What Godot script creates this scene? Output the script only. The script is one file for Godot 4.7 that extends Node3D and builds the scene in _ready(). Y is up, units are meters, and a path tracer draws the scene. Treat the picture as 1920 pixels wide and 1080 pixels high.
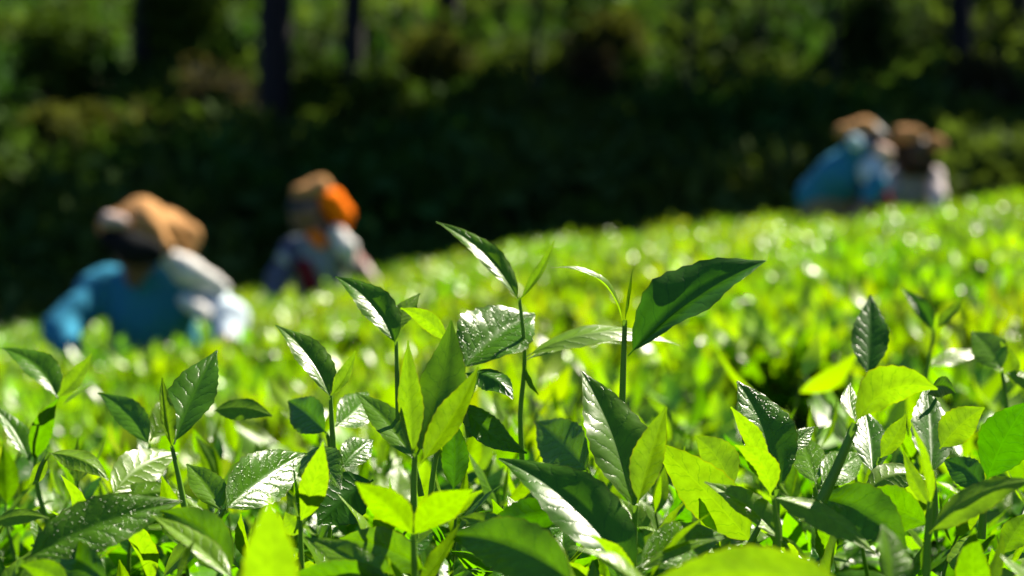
extends Node3D
# A tea field: sharp young shoots close to the lens, four pickers out of focus in the field, a shaded wooded bank behind.

const F := 3060.0        # focal length in pixels of a 1920 x 1080 picture
const CAM_H := 1.2
const GOLD := 0.61803398875

var rng := RandomNumberGenerator.new()
var lumps := FastNoiseLite.new()
var used := {}
var M := {}
var leaf_kinds := {}     # archetype leaf meshes
var to_sun := Vector3.UP
var glades := []         # places in the wood that a gap in the crowns lets the sun reach: [point, radius]

# ------------------------------------------------------------------ helpers
func at(px: float, py: float, d: float) -> Vector3:
	return Vector3((px - 960.0) / F * d, CAM_H + (540.0 - py) / F * d, -d)

func lin(r: float, g: float, b: float) -> Color:
	return Color(r, g, b).linear_to_srgb()

func thing(called: String, label: String, category: String, where: Vector3, group := "") -> Node3D:
	var o := Node3D.new()
	o.name = numbered(called)
	o.position = where
	add_child(o, true)
	tag(o, label, category, group)
	return o

func numbered(called: String) -> String:
	var n: int = used.get(called, 0)
	used[called] = n + 1
	return called if n == 0 else "%s_%03d" % [called, n]

func tag(o: Node, label: String, category := "", group := "", kind := "") -> void:
	if label: o.set_meta("label", label)
	if category: o.set_meta("category", category)
	if group: o.set_meta("group", group)
	if kind: o.set_meta("kind", kind)

func part(called: String, mesh: Mesh, m: Material, parent: Node, where := Vector3.ZERO) -> MeshInstance3D:
	var o := MeshInstance3D.new()
	o.mesh = mesh
	o.material_override = m
	var siblings := 0
	for c in parent.get_children():
		if String(c.name) == called or String(c.name).begins_with(called + "_"):
			siblings += 1
	o.name = called if siblings == 0 else "%s_%03d" % [called, siblings]
	o.position = where
	parent.add_child(o, true)
	return o

func scatter(called: String, mesh: Mesh, m: Material, where: Array, tints: Array, parent: Node) -> MultiMeshInstance3D:
	var mm := MultiMesh.new()
	mm.transform_format = MultiMesh.TRANSFORM_3D
	mm.use_colors = true
	mm.mesh = mesh
	mm.instance_count = where.size()
	for i in where.size():
		mm.set_instance_transform(i, where[i])
		mm.set_instance_color(i, tints[i])
	var o := MultiMeshInstance3D.new()
	o.multimesh = mm
	o.material_override = m
	o.name = called
	parent.add_child(o, true)
	o.set_meta("kind", "stuff")
	return o

# ------------------------------------------------------------------ the lie of the land
func table_h(x: float, d: float) -> float:
	var near := CAM_H - 0.140 + 0.02 * x
	var far := CAM_H - (0.385 if x < -0.5 else 0.352 + 0.033 * clampf(-2.0 * x, 0.0, 1.0)) + (0.152 if x < 0.0 else 0.112) * x + 0.0477 * d
	var h := lerpf(near, far, smoothstep(1.2, 2.1, d))
	for p in [[-1.50, 6.50, 0.20], [-1.12, 6.25, 0.10], [-1.18, 9.80, 0.18], [2.05, 9.90, 0.14], [2.6, 10.3, 0.12]]:
		var off := Vector2(x - p[0], (d - p[1]) * 0.8).length_squared()
		if off < 0.8: h -= p[2] * exp(-off / 0.14)     # the pickers stand in gaps between the bushes
	var edge := 12.2 - 0.45 * maxf(x, 0.0)
	if d > edge:
		h -= 0.35 * (d - edge) * (d - edge)
	return h + smoothstep(1.6, 3.0, d) * (0.05 * lumps.get_noise_2d(x * 90.0, d * 60.0) + 0.065 * lumps.get_noise_2d(x * 300.0, d * 260.0 + 90.0))

func hill_h(x: float, d: float) -> float:
	return CAM_H + 1.75 + 0.33 * (d - 20.0) + 0.06 * x + 0.5 * lumps.get_noise_2d(x * 11.0 + 50.0, d * 11.0)

func ground_h(x: float, d: float) -> float:
	var flat := CAM_H - 0.314 + (0.152 if x < 0.0 else 0.112) * clampf(x, -12.0, 12.0) + 0.0477 * minf(d, 13.0) - 0.85
	return lerpf(flat, hill_h(x, d), smoothstep(12.8, 16.0, d))

# ------------------------------------------------------------------ leaf shapes
func leaf_arrays(b: Vector3, t: Vector3, side: Vector3, w: float, roll: float, fold: float, bow_side: float, bow_up: float, tint: Color, na: int, nw: int, wave := 0.0, shape := 0.8) -> Array:
	# b..t is the midrib; side is the width direction at roll 0; w the full flat width; returns [vertices, normals, uvs, colours, indices]
	var a := t - b
	var l := a.length()
	var dir := a / l
	side = (side - dir * side.dot(dir)).normalized()
	var up0 := side.cross(dir)
	var wd := side.rotated(dir, roll)
	var up := up0.rotated(dir, roll)
	var v := PackedVector3Array()
	var n := PackedVector3Array()
	var uv := PackedVector2Array()
	var col := PackedColorArray()
	var idx := PackedInt32Array()
	var phase := l * 977.0
	for i in na + 1:
		var s := float(i) / na
		var c := 4.0 * s * (1.0 - s)
		var p := b + a * s + side * (bow_side * c) + up * (bow_up * c)
		var tang := (a + side * (bow_side * (4.0 - 8.0 * s)) + up * (bow_up * (4.0 - 8.0 * s))).normalized()
		var wl := (wd - tang * wd.dot(tang)).normalized()
		var nl := wl.cross(tang)
		var blade := maxf((s - 0.045) / 0.955, 0.0)     # a short stalk, then the blade
		var hw := 0.5 * w * pow(maxf(sin(PI * pow(blade, shape)), 0.0), 0.92) * (1.0 - 0.26 * s * s * s) * 1.04
		if i == na: hw = 0.0
		hw = maxf(hw, 0.0006 if w > 0.002 else 0.0)
		var f := fold * (1.0 - 0.35 * s)
		for j in nw + 1:
			var q := 2.0 * j / nw - 1.0
			var e := absf(q)
			var r := hw * q
			if e > 0.99 and i > 2 and i < na - 1: r *= 1.0 + (0.034 if i % 2 else -0.03)
			var ff := f * (1.0 - 0.4 * e)
			var lift := absf(r) * sin(ff) + wave * hw * e * e * sin(s * 15.0 + phase + (1.3 if q > 0 else 0.0))
			v.append(p + wl * (r * cos(ff)) + nl * lift)
			uv.append(Vector2(0.5 + 0.5 * q, s))
			col.append(tint)
	var row := nw + 1
	for i in na + 1:
		for j in row:
			var i0 := maxi(i - 1, 0)
			var i1 := mini(i + 1, na)
			var j0 := maxi(j - 1, 0)
			var j1 := mini(j + 1, nw)
			var along := v[i1 * row + j] - v[i0 * row + j]
			var across := v[i * row + j1] - v[i * row + j0]
			var nn := across.cross(along)
			n.append(nn.normalized() if nn.length_squared() > 1e-16 else up)
	for i in na:
		for j in nw:
			var k := i * row + j
			idx.append_array([k, k + row, k + 1, k + 1, k + row, k + row + 1])
	return [v, n, uv, col, idx]

func to_mesh(parts: Array) -> ArrayMesh:
	var v := PackedVector3Array()
	var n := PackedVector3Array()
	var uv := PackedVector2Array()
	var col := PackedColorArray()
	var idx := PackedInt32Array()
	for p in parts:
		var first := v.size()
		v.append_array(p[0])
		n.append_array(p[1])
		uv.append_array(p[2])
		col.append_array(p[3])
		for k in p[4]: idx.append(k + first)
	var arr := []
	arr.resize(Mesh.ARRAY_MAX)
	arr[Mesh.ARRAY_VERTEX] = v
	arr[Mesh.ARRAY_NORMAL] = n
	arr[Mesh.ARRAY_TEX_UV] = uv
	arr[Mesh.ARRAY_COLOR] = col
	arr[Mesh.ARRAY_INDEX] = idx
	var m := ArrayMesh.new()
	m.add_surface_from_arrays(Mesh.PRIMITIVE_TRIANGLES, arr)
	return m

func tube(points: Array, r0: float, r1: float, tint: Color, sides := 7) -> Array:
	var v := PackedVector3Array()
	var n := PackedVector3Array()
	var uv := PackedVector2Array()
	var col := PackedColorArray()
	var idx := PackedInt32Array()
	var count := points.size()
	for i in count:
		var dir: Vector3 = (points[mini(i + 1, count - 1)] - points[maxi(i - 1, 0)]).normalized()
		var x := dir.cross(Vector3(0.31, 0.22, 0.92)).normalized()
		var y := dir.cross(x)
		var r := lerpf(r0, r1, float(i) / (count - 1))
		for k in sides + 1:
			var g := TAU * k / sides
			var out := x * cos(g) + y * sin(g)
			v.append(points[i] + out * r)
			n.append(out)
			uv.append(Vector2(float(k) / sides, float(i) / count * 3.0))
			col.append(tint)
	for i in count - 1:
		for k in sides:
			var q := i * (sides + 1) + k
			idx.append_array([q, q + sides + 1, q + 1, q + 1, q + sides + 1, q + sides + 2])
	return [v, n, uv, col, idx]

func curve3(p: Array, steps := 5) -> Array:
	var c := Curve3D.new()
	for i in p.size():
		var tangent: Vector3 = (p[mini(i + 1, p.size() - 1)] - p[maxi(i - 1, 0)]) / 5.0
		c.add_point(p[i], -tangent, tangent)
	var out := []
	for i in p.size() - 1:
		for s in steps:
			out.append(c.sample(i, float(s) / steps))
	out.append(p[-1])
	return out

# ------------------------------------------------------------------ rounded bodies: smooth union of tapered capsules, meshed as surface nets
func blob(prims: Array, cell: float, k: float, ripple := 0.0, ripple_scale := 1.0) -> Array:
	var lo := Vector3.INF
	var hi := -Vector3.INF
	for p in prims:
		var r: float = maxf(p[2], p[3])
		lo = lo.min(p[0] - Vector3.ONE * r).min(p[1] - Vector3.ONE * r)
		hi = hi.max(p[0] + Vector3.ONE * r).max(p[1] + Vector3.ONE * r)
	lo -= Vector3.ONE * cell * 3.0
	hi += Vector3.ONE * cell * 3.0
	var nx := int((hi.x - lo.x) / cell) + 1
	var ny := int((hi.y - lo.y) / cell) + 1
	var nz := int((hi.z - lo.z) / cell) + 1
	var grid := PackedFloat32Array()
	grid.resize(nx * ny * nz)
	grid.fill(1.0)
	for p in prims:
		var a: Vector3 = p[0]
		var b: Vector3 = p[1]
		var ra: float = p[2]
		var rb: float = p[3]
		var ab := b - a
		var len2 := maxf(ab.length_squared(), 1e-9)
		var reach := Vector3.ONE * (maxf(ra, rb) + k + 2.5 * cell)
		var from := ((a.min(b) - reach - lo) / cell).floor()
		var to := ((a.max(b) + reach - lo) / cell).ceil()
		for z in range(maxi(int(from.z), 0), mini(int(to.z) + 1, nz)):
			for y in range(maxi(int(from.y), 0), mini(int(to.y) + 1, ny)):
				var at0 := (z * ny + y) * nx
				for x in range(maxi(int(from.x), 0), mini(int(to.x) + 1, nx)):
					var pa := lo + Vector3(x, y, z) * cell - a
					var h := clampf(pa.dot(ab) / len2, 0.0, 1.0)
					var dist := (pa - ab * h).length() - lerpf(ra, rb, h)
					var old := grid[at0 + x]
					var mix := maxf(k - absf(old - dist), 0.0) / k
					grid[at0 + x] = minf(old, dist) - mix * mix * k * 0.25
	if ripple > 0.0:
		for z in nz:
			for y in ny:
				for x in nx:
					var q := (z * ny + y) * nx + x
					if absf(grid[q]) < 4.0 * cell + ripple:
						var w := (lo + Vector3(x, y, z) * cell) * ripple_scale * 100.0
						grid[q] += ripple * lumps.get_noise_3d(w.x, w.y * 0.6, w.z)
	var v := PackedVector3Array()
	var n := PackedVector3Array()
	var idx := PackedInt32Array()
	var cells := PackedInt32Array()
	cells.resize(nx * ny * nz)
	cells.fill(-1)
	var sy := nx
	var sz := nx * ny
	var offs := [0, 1, sy, sy + 1, sz, sz + 1, sz + sy, sz + sy + 1]
	for z in nz - 1:
		for y in ny - 1:
			for x in nx - 1:
				var q := z * sz + y * sy + x
				var g0 := grid[q]
				if absf(g0) > 3.0 * cell: continue
				var g := [g0, grid[q + 1], grid[q + sy], grid[q + sy + 1], grid[q + sz], grid[q + sz + 1], grid[q + sz + sy], grid[q + sz + sy + 1]]
				var inside := 0
				for c in 8:
					if g[c] < 0.0: inside += 1
				if inside == 0 or inside == 8: continue
				var sum := Vector3.ZERO
				var hits := 0
				for e in [[0, 1], [2, 3], [4, 5], [6, 7], [0, 2], [1, 3], [4, 6], [5, 7], [0, 4], [1, 5], [2, 6], [3, 7]]:
					var ga: float = g[e[0]]
					var gb: float = g[e[1]]
					if (ga < 0.0) != (gb < 0.0):
						var f := ga / (ga - gb)
						var pa := Vector3(e[0] & 1, (e[0] >> 1) & 1, e[0] >> 2)
						var pb := Vector3(e[1] & 1, (e[1] >> 1) & 1, e[1] >> 2)
						sum += pa.lerp(pb, f)
						hits += 1
				cells[q] = v.size()
				v.append(lo + (Vector3(x, y, z) + sum / hits) * cell)
				n.append(Vector3(g[1] + g[3] + g[5] + g[7] - g[0] - g[2] - g[4] - g[6], g[2] + g[3] + g[6] + g[7] - g[0] - g[1] - g[4] - g[5], g[4] + g[5] + g[6] + g[7] - g[0] - g[1] - g[2] - g[3]).normalized())
	for z in range(1, nz - 1):
		for y in range(1, ny - 1):
			for x in range(1, nx - 1):
				var q := z * sz + y * sy + x
				if cells[q] < 0: continue
				var s0 := grid[q] < 0.0
				for axis in 3:
					var step: int = [1, sy, sz][axis]
					if s0 == (grid[q + step] < 0.0): continue
					var u: int = [sy, sz, 1][axis]
					var w: int = [sz, 1, sy][axis]
					var c0 := cells[q]
					var c1 := cells[q - u]
					var c2 := cells[q - u - w]
					var c3 := cells[q - w]
					if c1 < 0 or c2 < 0 or c3 < 0: continue
					if (v[c1] - v[c0]).cross(v[c2] - v[c0]).dot(n[c0] + n[c2]) > 0.0:
						idx.append_array([c0, c2, c1, c0, c3, c2])
					else:
						idx.append_array([c0, c1, c2, c0, c2, c3])
	var uv := PackedVector2Array()
	uv.resize(v.size())
	var col := PackedColorArray()
	col.resize(v.size())
	col.fill(Color.WHITE)
	return [v, n, uv, col, idx]

# ------------------------------------------------------------------ textures and materials
func vein_images(dewy: bool) -> Array:
	# [colour, height] of a tea leaf: u runs across, v from base to tip
	var w := 256
	var h := 768
	var color := Image.create(w, h, false, Image.FORMAT_RGB8)
	var height := Image.create(w, h, false, Image.FORMAT_RF)
	var fine := FastNoiseLite.new()
	fine.seed = 5
	fine.frequency = 0.09
	var blotch := FastNoiseLite.new()
	blotch.seed = 9
	blotch.frequency = 0.012
	for y in h:
		var t := float(y) / h
		for x in w:
			var e := absf(2.0 * (x + 0.5) / w - 1.0)
			var wob := 0.10 * sin(t * 23.0 + (2.0 if x * 2 > w else 0.0)) + 0.30 * blotch.get_noise_2d(x * 1.2 + 500.0, y)
			var phase := (t - 0.20 * e + 0.06 * e * e) * 9.0 + wob + (0.45 if x * 2 > w else 0.0)
			var vein := absf(phase - roundf(phase)) * 2.0          # 0 on a side vein, 1 between two
			var rib := clampf(1.0 - e / 0.045, 0.0, 1.0)
			var line := clampf(1.0 - vein / 0.13, 0.0, 1.0) * (1.0 - smoothstep(0.75, 0.95, e))
			var grain := fine.get_noise_2d(x, y)
			var patch := blotch.get_noise_2d(x, y)
			var k := 0.915 + 0.09 * patch + 0.03 * grain
			var c := Color(k, k, k * 0.95)
			c = c.lerp(Color(0.62, 0.72, 0.42), 0.55 * line)
			c = c.lerp(Color(1.0, 1.0, 0.80), 0.8 * rib)
			c = c.lerp(Color(1.0, 0.74, 0.42), 0.6 * smoothstep(0.93, 1.0, e))
			color.set_pixel(x, y, c)
			var z := 0.5 * sqrt(maxf(0.0, 1.0 - (1.0 - vein) * (1.0 - vein))) * smoothstep(0.02, 0.25, e) * (1.0 - 0.75 * smoothstep(0.7, 1.0, e))
			z += (0.018 if dewy else 0.010) * grain + 0.06 * patch
			height.set_pixel(x, y, Color(z, 0, 0))
	if dewy:
		for i in 620:
			var cx := rng.randf() * w
			var cy := rng.randf() * h
			var r := 2.0 + 5.0 * pow(rng.randf(), 3.0)
			for y in range(maxi(int(cy - r), 0), mini(int(cy + r) + 1, h)):
				for x in range(maxi(int(cx - r), 0), mini(int(cx + r) + 1, w)):
					var q := 1.0 - ((x - cx) * (x - cx) + (y - cy) * (y - cy)) / (r * r)
					if q > 0.0:
						height.set_pixel(x, y, Color(height.get_pixel(x, y).r + 0.05 * r * sqrt(q), 0, 0))
	return [ImageTexture.create_from_image(color), ImageTexture.create_from_image(height)]

func leaf_material(maps: Array, rough: float, through: float, tint: Color, bump: float) -> StandardMaterial3D:
	var m := StandardMaterial3D.new()
	m.vertex_color_use_as_albedo = true
	m.cull_mode = BaseMaterial3D.CULL_DISABLED
	m.roughness = rough
	m.metallic_specular = 0.52
	if maps:
		m.albedo_texture = maps[0]
		m.heightmap_enabled = true
		m.heightmap_texture = maps[1]
		m.heightmap_scale = bump
	m.backlight_enabled = true
	m.backlight = Color(tint.r * through, tint.g * through, tint.b * through).linear_to_srgb()
	return m

func cloth(r: float, g: float, b: float, rough := 0.9) -> StandardMaterial3D:
	var m := StandardMaterial3D.new()
	m.albedo_color = lin(r, g, b)
	m.roughness = rough
	m.metallic_specular = 0.15
	m.heightmap_enabled = true
	m.heightmap_texture = M.weave
	m.heightmap_scale = 0.06
	m.uv1_triplanar = true
	m.uv1_scale = Vector3.ONE * 6.0
	return m

func noise_texture(freq: float, sd: int, ramp: Array = []) -> NoiseTexture2D:
	var n := FastNoiseLite.new()
	n.seed = sd
	n.frequency = freq
	n.fractal_octaves = 4
	var t := NoiseTexture2D.new()
	t.width = 512
	t.height = 512
	t.seamless = true
	t.noise = n
	if ramp:
		var g := Gradient.new()
		g.set_color(0, ramp[0])
		g.set_color(1, ramp[1])
		t.color_ramp = g
	return t

func make_materials() -> void:
	var plain := vein_images(false)
	var dewy := vein_images(true)
	var pass_tint := Color(1.0, 1.0, 0.35)
	M.young = leaf_material(plain, 0.36, 1.2, pass_tint, 0.04)
	M.grown = leaf_material(plain, 0.31, 1.3, pass_tint, 0.05)
	M.dewy = leaf_material(dewy, 0.29, 1.25, pass_tint, 0.08)
	M.far_leaf = leaf_material([], 0.34, 1.0, pass_tint, 0.0)
	M.wood_leaf = leaf_material([], 0.85, 0.7, Color(1, 1, 0.4), 0.0)
	M.wood_leaf.metallic_specular = 0.2
	M.stem = StandardMaterial3D.new()
	M.stem.vertex_color_use_as_albedo = true
	M.stem.roughness = 0.45
	M.stem.backlight_enabled = true
	M.stem.backlight = Color(0.7, 0.7, 0.4).linear_to_srgb()
	M.weave = noise_texture(0.06, 3)
	M.bark = StandardMaterial3D.new()
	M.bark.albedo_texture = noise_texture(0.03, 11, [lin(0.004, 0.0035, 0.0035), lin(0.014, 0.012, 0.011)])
	M.bark.uv1_scale = Vector3(2, 1, 1)
	M.bark.roughness = 0.95
	M.bark.heightmap_enabled = true
	M.bark.heightmap_texture = noise_texture(0.05, 12)
	M.bark.heightmap_scale = 2.0
	M.soil = StandardMaterial3D.new()
	M.soil.albedo_texture = noise_texture(0.02, 21, [lin(0.012, 0.012, 0.006), lin(0.045, 0.042, 0.022)])
	M.soil.uv1_triplanar = true
	M.soil.uv1_world_triplanar = true
	M.soil.uv1_scale = Vector3.ONE * 0.5
	M.soil.roughness = 1.0
	M.skin = StandardMaterial3D.new()
	M.skin.albedo_color = lin(0.15, 0.078, 0.052)
	M.skin.roughness = 0.5

# tones run from 0 (fresh yellow green) over 1 (full green) to 2 (old dark green)
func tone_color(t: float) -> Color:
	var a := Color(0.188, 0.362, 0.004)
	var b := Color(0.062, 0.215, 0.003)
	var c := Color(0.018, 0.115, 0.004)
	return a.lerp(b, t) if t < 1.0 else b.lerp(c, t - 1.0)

# ------------------------------------------------------------------ tea shoots
func shoot(label: String, d: float, stem: Array, r := 0.0013, group := "young tea shoots above the near bushes") -> Node3D:
	# stem: pixel pairs from the foot up, all at distance d
	var pts := []
	for p in stem: pts.append(at(p[0], p[1], d + (p[2] if p.size() > 2 else 0.0)))
	var o := thing("tea_shoot", label, "tea shoot", pts[0], group)
	var rel := []
	for p in pts: rel.append(p - pts[0])
	if rel.size() > 1:
		part("stem", to_mesh([tube(curve3(rel), r * 1.4, r * 0.8, Color(0.13, 0.28, 0.018))]), M.stem, o)
	o.set_meta("d", d)
	return o

func leaf(o: Node3D, bx: float, by: float, bd: float, tx: float, ty: float, td: float, w: float, roll: float, fold: float, bi: float, bn: float, tone: float, look := "", called := "leaf") -> void:
	# pixels of base and tip, their distances beyond the shoot's; width and bows in pixels; roll and fold in degrees
	var d: float = o.get_meta("d")
	var b := at(bx, by, d + bd) - o.position
	var t := at(tx, ty, d + td) - o.position
	var mid := o.position + (b + t) * 0.5
	var to_eye := (Vector3(0, CAM_H, 0) - mid).normalized()
	var side := (t - b).cross(to_eye)
	var k := d / F
	w *= 0.86
	var l := (t - b).length()
	var arr := leaf_arrays(Vector3.ZERO, t - b, side, w * k, deg_to_rad(roll), deg_to_rad(fold), bi * k, bn * k, tone_color(maxf(tone - 0.45, 0.0)), 22, 8, 0.07, 0.8 if w * k < 0.42 * l else 0.9)
	if look == "": look = "young" if tone < 0.6 else "grown"
	part(called, to_mesh([arr]), M[look], o, b)

func near_shoots() -> void:
	var s: Node3D
	# --- the tallest ones against the field
	s = shoot("tallest thin shoot, its long narrow leaf pointing up left over the dark wood", 0.97, [[982, 900], [976, 780], [984, 668], [974, 560]])
	leaf(s, 974, 566, 0, 817, 416, 0.03, 62, 38, 34, 20, 0, 0.9, "grown")
	leaf(s, 975, 562, 0, 1040, 450, 0.0, 34, -50, 30, 6, 0, 0.6)
	leaf(s, 985, 670, 0, 1275, 648, 0.03, 72, 125, 20, -38, 0, 0.35)
	leaf(s, 985, 676, 0, 1180, 648, 0.05, 34, 120, 25, -22, 0, 0.6)
	leaf(s, 984, 680, 0, 1010, 740, -0.01, 26, 60, 30, 4, 0, 1.2)
	s = shoot("shoot with a broad arched dark leaf and a thin curled leaf bending left", 0.93, [[1166, 800], [1168, 720], [1172, 600]], 0.0017)
	leaf(s, 1178, 668, 0, 1436, 489, 0.015, 178, -46, 44, -20, 0, 1.75, "grown")
	leaf(s, 1167, 605, 0, 1034, 502, -0.01, 40, 74, 40, 36, 0, 0.45)
	leaf(s, 1172, 598, 0, 1187, 503, 0.0, 20, 70, 50, -3, 0, 1.0, "", "bud")
	s = shoot("single folded leaf leaning left, white along its lower edge, left of the tall cluster", 0.94, [[748, 830], [745, 720], [743, 640]])
	leaf(s, 743, 648, 0, 629, 519, 0.03, 86, 30, 38, 18, 0, 1.2, "grown")
	leaf(s, 743, 622, 0.01, 787, 550, 0.03, 52, 150, 20, -8, 0, 0.3)
	s = shoot("folded leaf bent left beside a pale leaf, below the orange-scarfed picker", 0.91, [[626, 850], [622, 790], [620, 742]])
	leaf(s, 620, 748, 0, 517, 610, 0.03, 82, 32, 38, 15, 0, 1.1, "grown")
	leaf(s, 621, 742, 0, 666, 658, 0.0, 40, -40, 30, 5, 0, 0.25)
	s = shoot("quilted upright leaf with a slim pale bud beside it, before the bending picker", 0.87, [[348, 960], [334, 890], [322, 836]])
	leaf(s, 326, 834, 0, 407, 657, 0.055, 118, -26, 28, -6, 0, 1.35, "grown")
	leaf(s, 322, 838, 0, 304, 708, 0.0, 44, 35, 52, -4, 0, 0.35, "", "bud")
	# --- centre cluster
	s = shoot("cluster of upright olive leaves on one stem, tallest bunch in the middle", 0.83, [[778, 1010], [776, 930], [778, 850]], 0.0016)
	leaf(s, 782, 852, 0, 846, 600, 0.035, 122, 165, 28, 10, 8, 0.95, "young")
	leaf(s, 774, 856, 0, 765, 638, 0.01, 66, 150, 40, -5, 0, 0.6)
	leaf(s, 790, 868, -0.005, 897, 688, 0.0, 74, -150, 38, 6, 0, 0.45)
	leaf(s, 838, 640, 0.05, 751, 578, 0.06, 48, 155, 20, 10, 0, 0.15)
	s = shoot("broad serrated leaf glittering with white reflections, behind the central cluster", 0.95, [[880, 820], [868, 745], [866, 692]])
	leaf(s, 866, 694, 0, 1003, 588, 0.05, 176, -30, 36, -10, 0, 1.25, "dewy")
	leaf(s, 868, 700, 0, 962, 748, -0.02, 70, 140, 30, -18, 0, 1.6, "grown")
	leaf(s, 866, 752, 0.01, 988, 850, -0.01, 70, -20, 30, 16, 4, 1.2, "dewy")
	s = shoot("second dark stem beside the central cluster with a narrow dark leaf", 0.86, [[806, 960], [812, 890], [826, 820]])
	leaf(s, 815, 850, 0, 900, 690, 0.02, 40, 100, 40, 8, 0, 1.2)
	leaf(s, 850, 920, 0.02, 848, 780, 0.03, 62, 175, 20, 4, 0, 1.5, "grown")
	# --- left side
	s = shoot("far left shoot with a yellow-edged dark leaf and a bright small leaf", 1.05, [[95, 1000], [66, 870], [108, 745]])
	leaf(s, 108, 748, 0, 2, 653, 0.03, 82, 36, 36, 18, 0, 1.2, "grown")
	leaf(s, 110, 745, 0, 172, 663, 0.0, 44, -30, 32, 4, 0, 0.1)
	leaf(s, 64, 866, 0, 108, 748, -0.02, 50, 170, 30, -8, 0, 1.3, "grown")
	leaf(s, 56, 870, 0, -14, 760, 0.02, 60, 38, 36, 8, 0, 1.3, "grown")
	leaf(s, 118, 760, 0.02, 190, 716, 0.05, 30, 100, 20, -8, 0, 0.1)
	s = shoot("shoot at left whose leaf shines white on its upper half, between two upright shoots", 1.0, [[290, 930], [284, 880], [280, 832]])
	leaf(s, 280, 836, 0, 183, 737, 0.06, 66, 12, 26, 14, 0, 1.2, "grown")
	leaf(s, 282, 826, 0.03, 400, 750, 0.07, 90, 160, 12, -20, 0, 0.6)
	s = shoot("bright yellow-green leaf arching over at far left", 0.95, [[70, 900], [80, 870], [92, 850]])
	leaf(s, 92, 850, 0, 203, 900, -0.01, 60, 145, 25, -14, 0, 0.2)
	leaf(s, 88, 856, 0, 52, 912, 0.0, 34, 20, 40, -5, 0, 0.3)
	leaf(s, 210, 930, 0.0, 335, 850, 0.05, 96, 165, 16, -18, 0, 0.55)
	leaf(s, 200, 960, 0.0, 360, 935, 0.02, 70, 150, 20, -24, 0, 0.8)
	s = shoot("large leaf with a dark midrib and faint dew sparkles lying across the lower left", 0.77, [[20, 1120], [30, 1080], [44, 1050]], 0.002)
	leaf(s, 44, 1050, 0, 342, 940, 0.045, 128, -18, 22, -12, 4, 1.15, "dewy")
	leaf(s, -20, 985, 0.05, 92, 972, 0.05, 44, 150, 20, -12, 0, 0.3)
	s = shoot("lower left leaf mirroring white light at its folded tip, on the bottom edge", 0.75, [[250, 1140], [230, 1110], [205, 1095]])
	leaf(s, 205, 1095, 0, 58, 1022, 0.055, 84, 14, 26, 10, 0, 1.2, "grown")
	leaf(s, 130, 1110, -0.01, 40, 1060, 0.0, 60, 160, 20, 10, 0, 0.9)
	s = shoot("long glossy-folded leaf slanting down, left of the blurred yellow leaf", 0.745, [[470, 1130], [452, 1105], [436, 1086]])
	leaf(s, 436, 1088, 0, 283, 966, 0.03, 72, 48, 34, 8, 0, 0.45)
	leaf(s, 436, 1084, 0.01, 300, 958, 0.06, 104, -10, 16, 26, 0, 1.05, "dewy")
	leaf(s, 330, 1090, -0.02, 368, 1010, -0.01, 34, 60, 30, -6, 0, 0.3)
	s = shoot("blurred bright yellow leaf standing upright nearest the lens", 0.615, [[508, 1290, 0.02], [506, 1240, 0.02], [505, 1190, 0.02]], 0.0016)
	leaf(s, 505, 1195, 0.02, 506, 930, -0.015, 122, 172, 16, 0, 4, 0.05)
	s = shoot("slim pale leaf paired with a dark needle bud, right of the blurred yellow leaf", 0.83, [[566, 1100], [565, 1040], [563, 976]])
	leaf(s, 563, 980, 0.01, 606, 828, -0.02, 64, 168, 28, 4, 0, 0.15)
	leaf(s, 562, 976, 0, 549, 862, 0.0, 24, 70, 50, -3, 0, 1.5, "", "bud")
	leaf(s, 565, 1000, 0.005, 535, 960, 0.01, 50, 150, 20, -6, 0, 0.5)
	s = shoot("broad dark leaf beaded with dew left of the slim pale leaf", 0.89, [[400, 1010], [408, 980], [420, 956]])
	leaf(s, 420, 958, 0, 572, 850, 0.075, 128, -8, 18, -8, 4, 1.25, "dewy")
	leaf(s, 415, 960, 0, 350, 870, 0.04, 76, 18, 30, 6, 0, 0.9, "grown")
	leaf(s, 570, 850, 0.02, 640, 918, -0.03, 92, -10, 14, -8, 4, 0.95, "dewy")
	leaf(s, 640, 880, 0.05, 700, 825, 0.08, 70, -10, 16, -6, 4, 1.3, "dewy")
	s = shoot("quilted leaf with beads of light behind the small pale leaf of the bent shoot", 0.98, [[620, 860], [618, 830], [612, 812]])
	leaf(s, 612, 812, 0, 540, 752, 0.06, 84, -6, 18, 4, 4, 1.35, "dewy")
	leaf(s, 628, 800, 0, 690, 735, 0.06, 80, 0, 18, 6, 4, 1.2, "dewy")
	leaf(s, 400, 770, 0.04, 510, 780, 0.03, 60, 150, 20, -10, 0, 0.7)
	s = shoot("leaf glaring white over nearly its whole face, pointing up left at the central cluster", 0.91, [[790, 930], [782, 890], [776, 862]])
	leaf(s, 776, 864, 0, 667, 736, 0.06, 76, 24, 24, 10, 0, 1.0, "grown")
	leaf(s, 700, 900, 0.0, 596, 985, -0.03, 120, 175, 15, 8, 0, 1.8, "grown")
	# --- centre front
	s = shoot("pair of smooth leaves spread in a V at the bottom centre", 0.77, [[780, 1150], [778, 1080], [775, 1000]], 0.0016)
	leaf(s, 775, 1004, 0, 667, 905, -0.02, 84, 150, 28, 6, 0, 0.65)
	leaf(s, 775, 1004, 0, 886, 918, -0.02, 84, -150, 28, -6, 0, 0.65)
	leaf(s, 782, 1110, 0, 862, 982, 0.01, 56, -130, 34, 4, 0, 0.45)
	s = shoot("leaf with a reddish edge and white glints pointing left at the bottom centre", 0.745, [[770, 1150], [750, 1125], [728, 1100]])
	leaf(s, 728, 1100, 0, 571, 1007, 0.05, 72, 22, 28, 8, 0, 0.85, "dewy")
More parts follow.
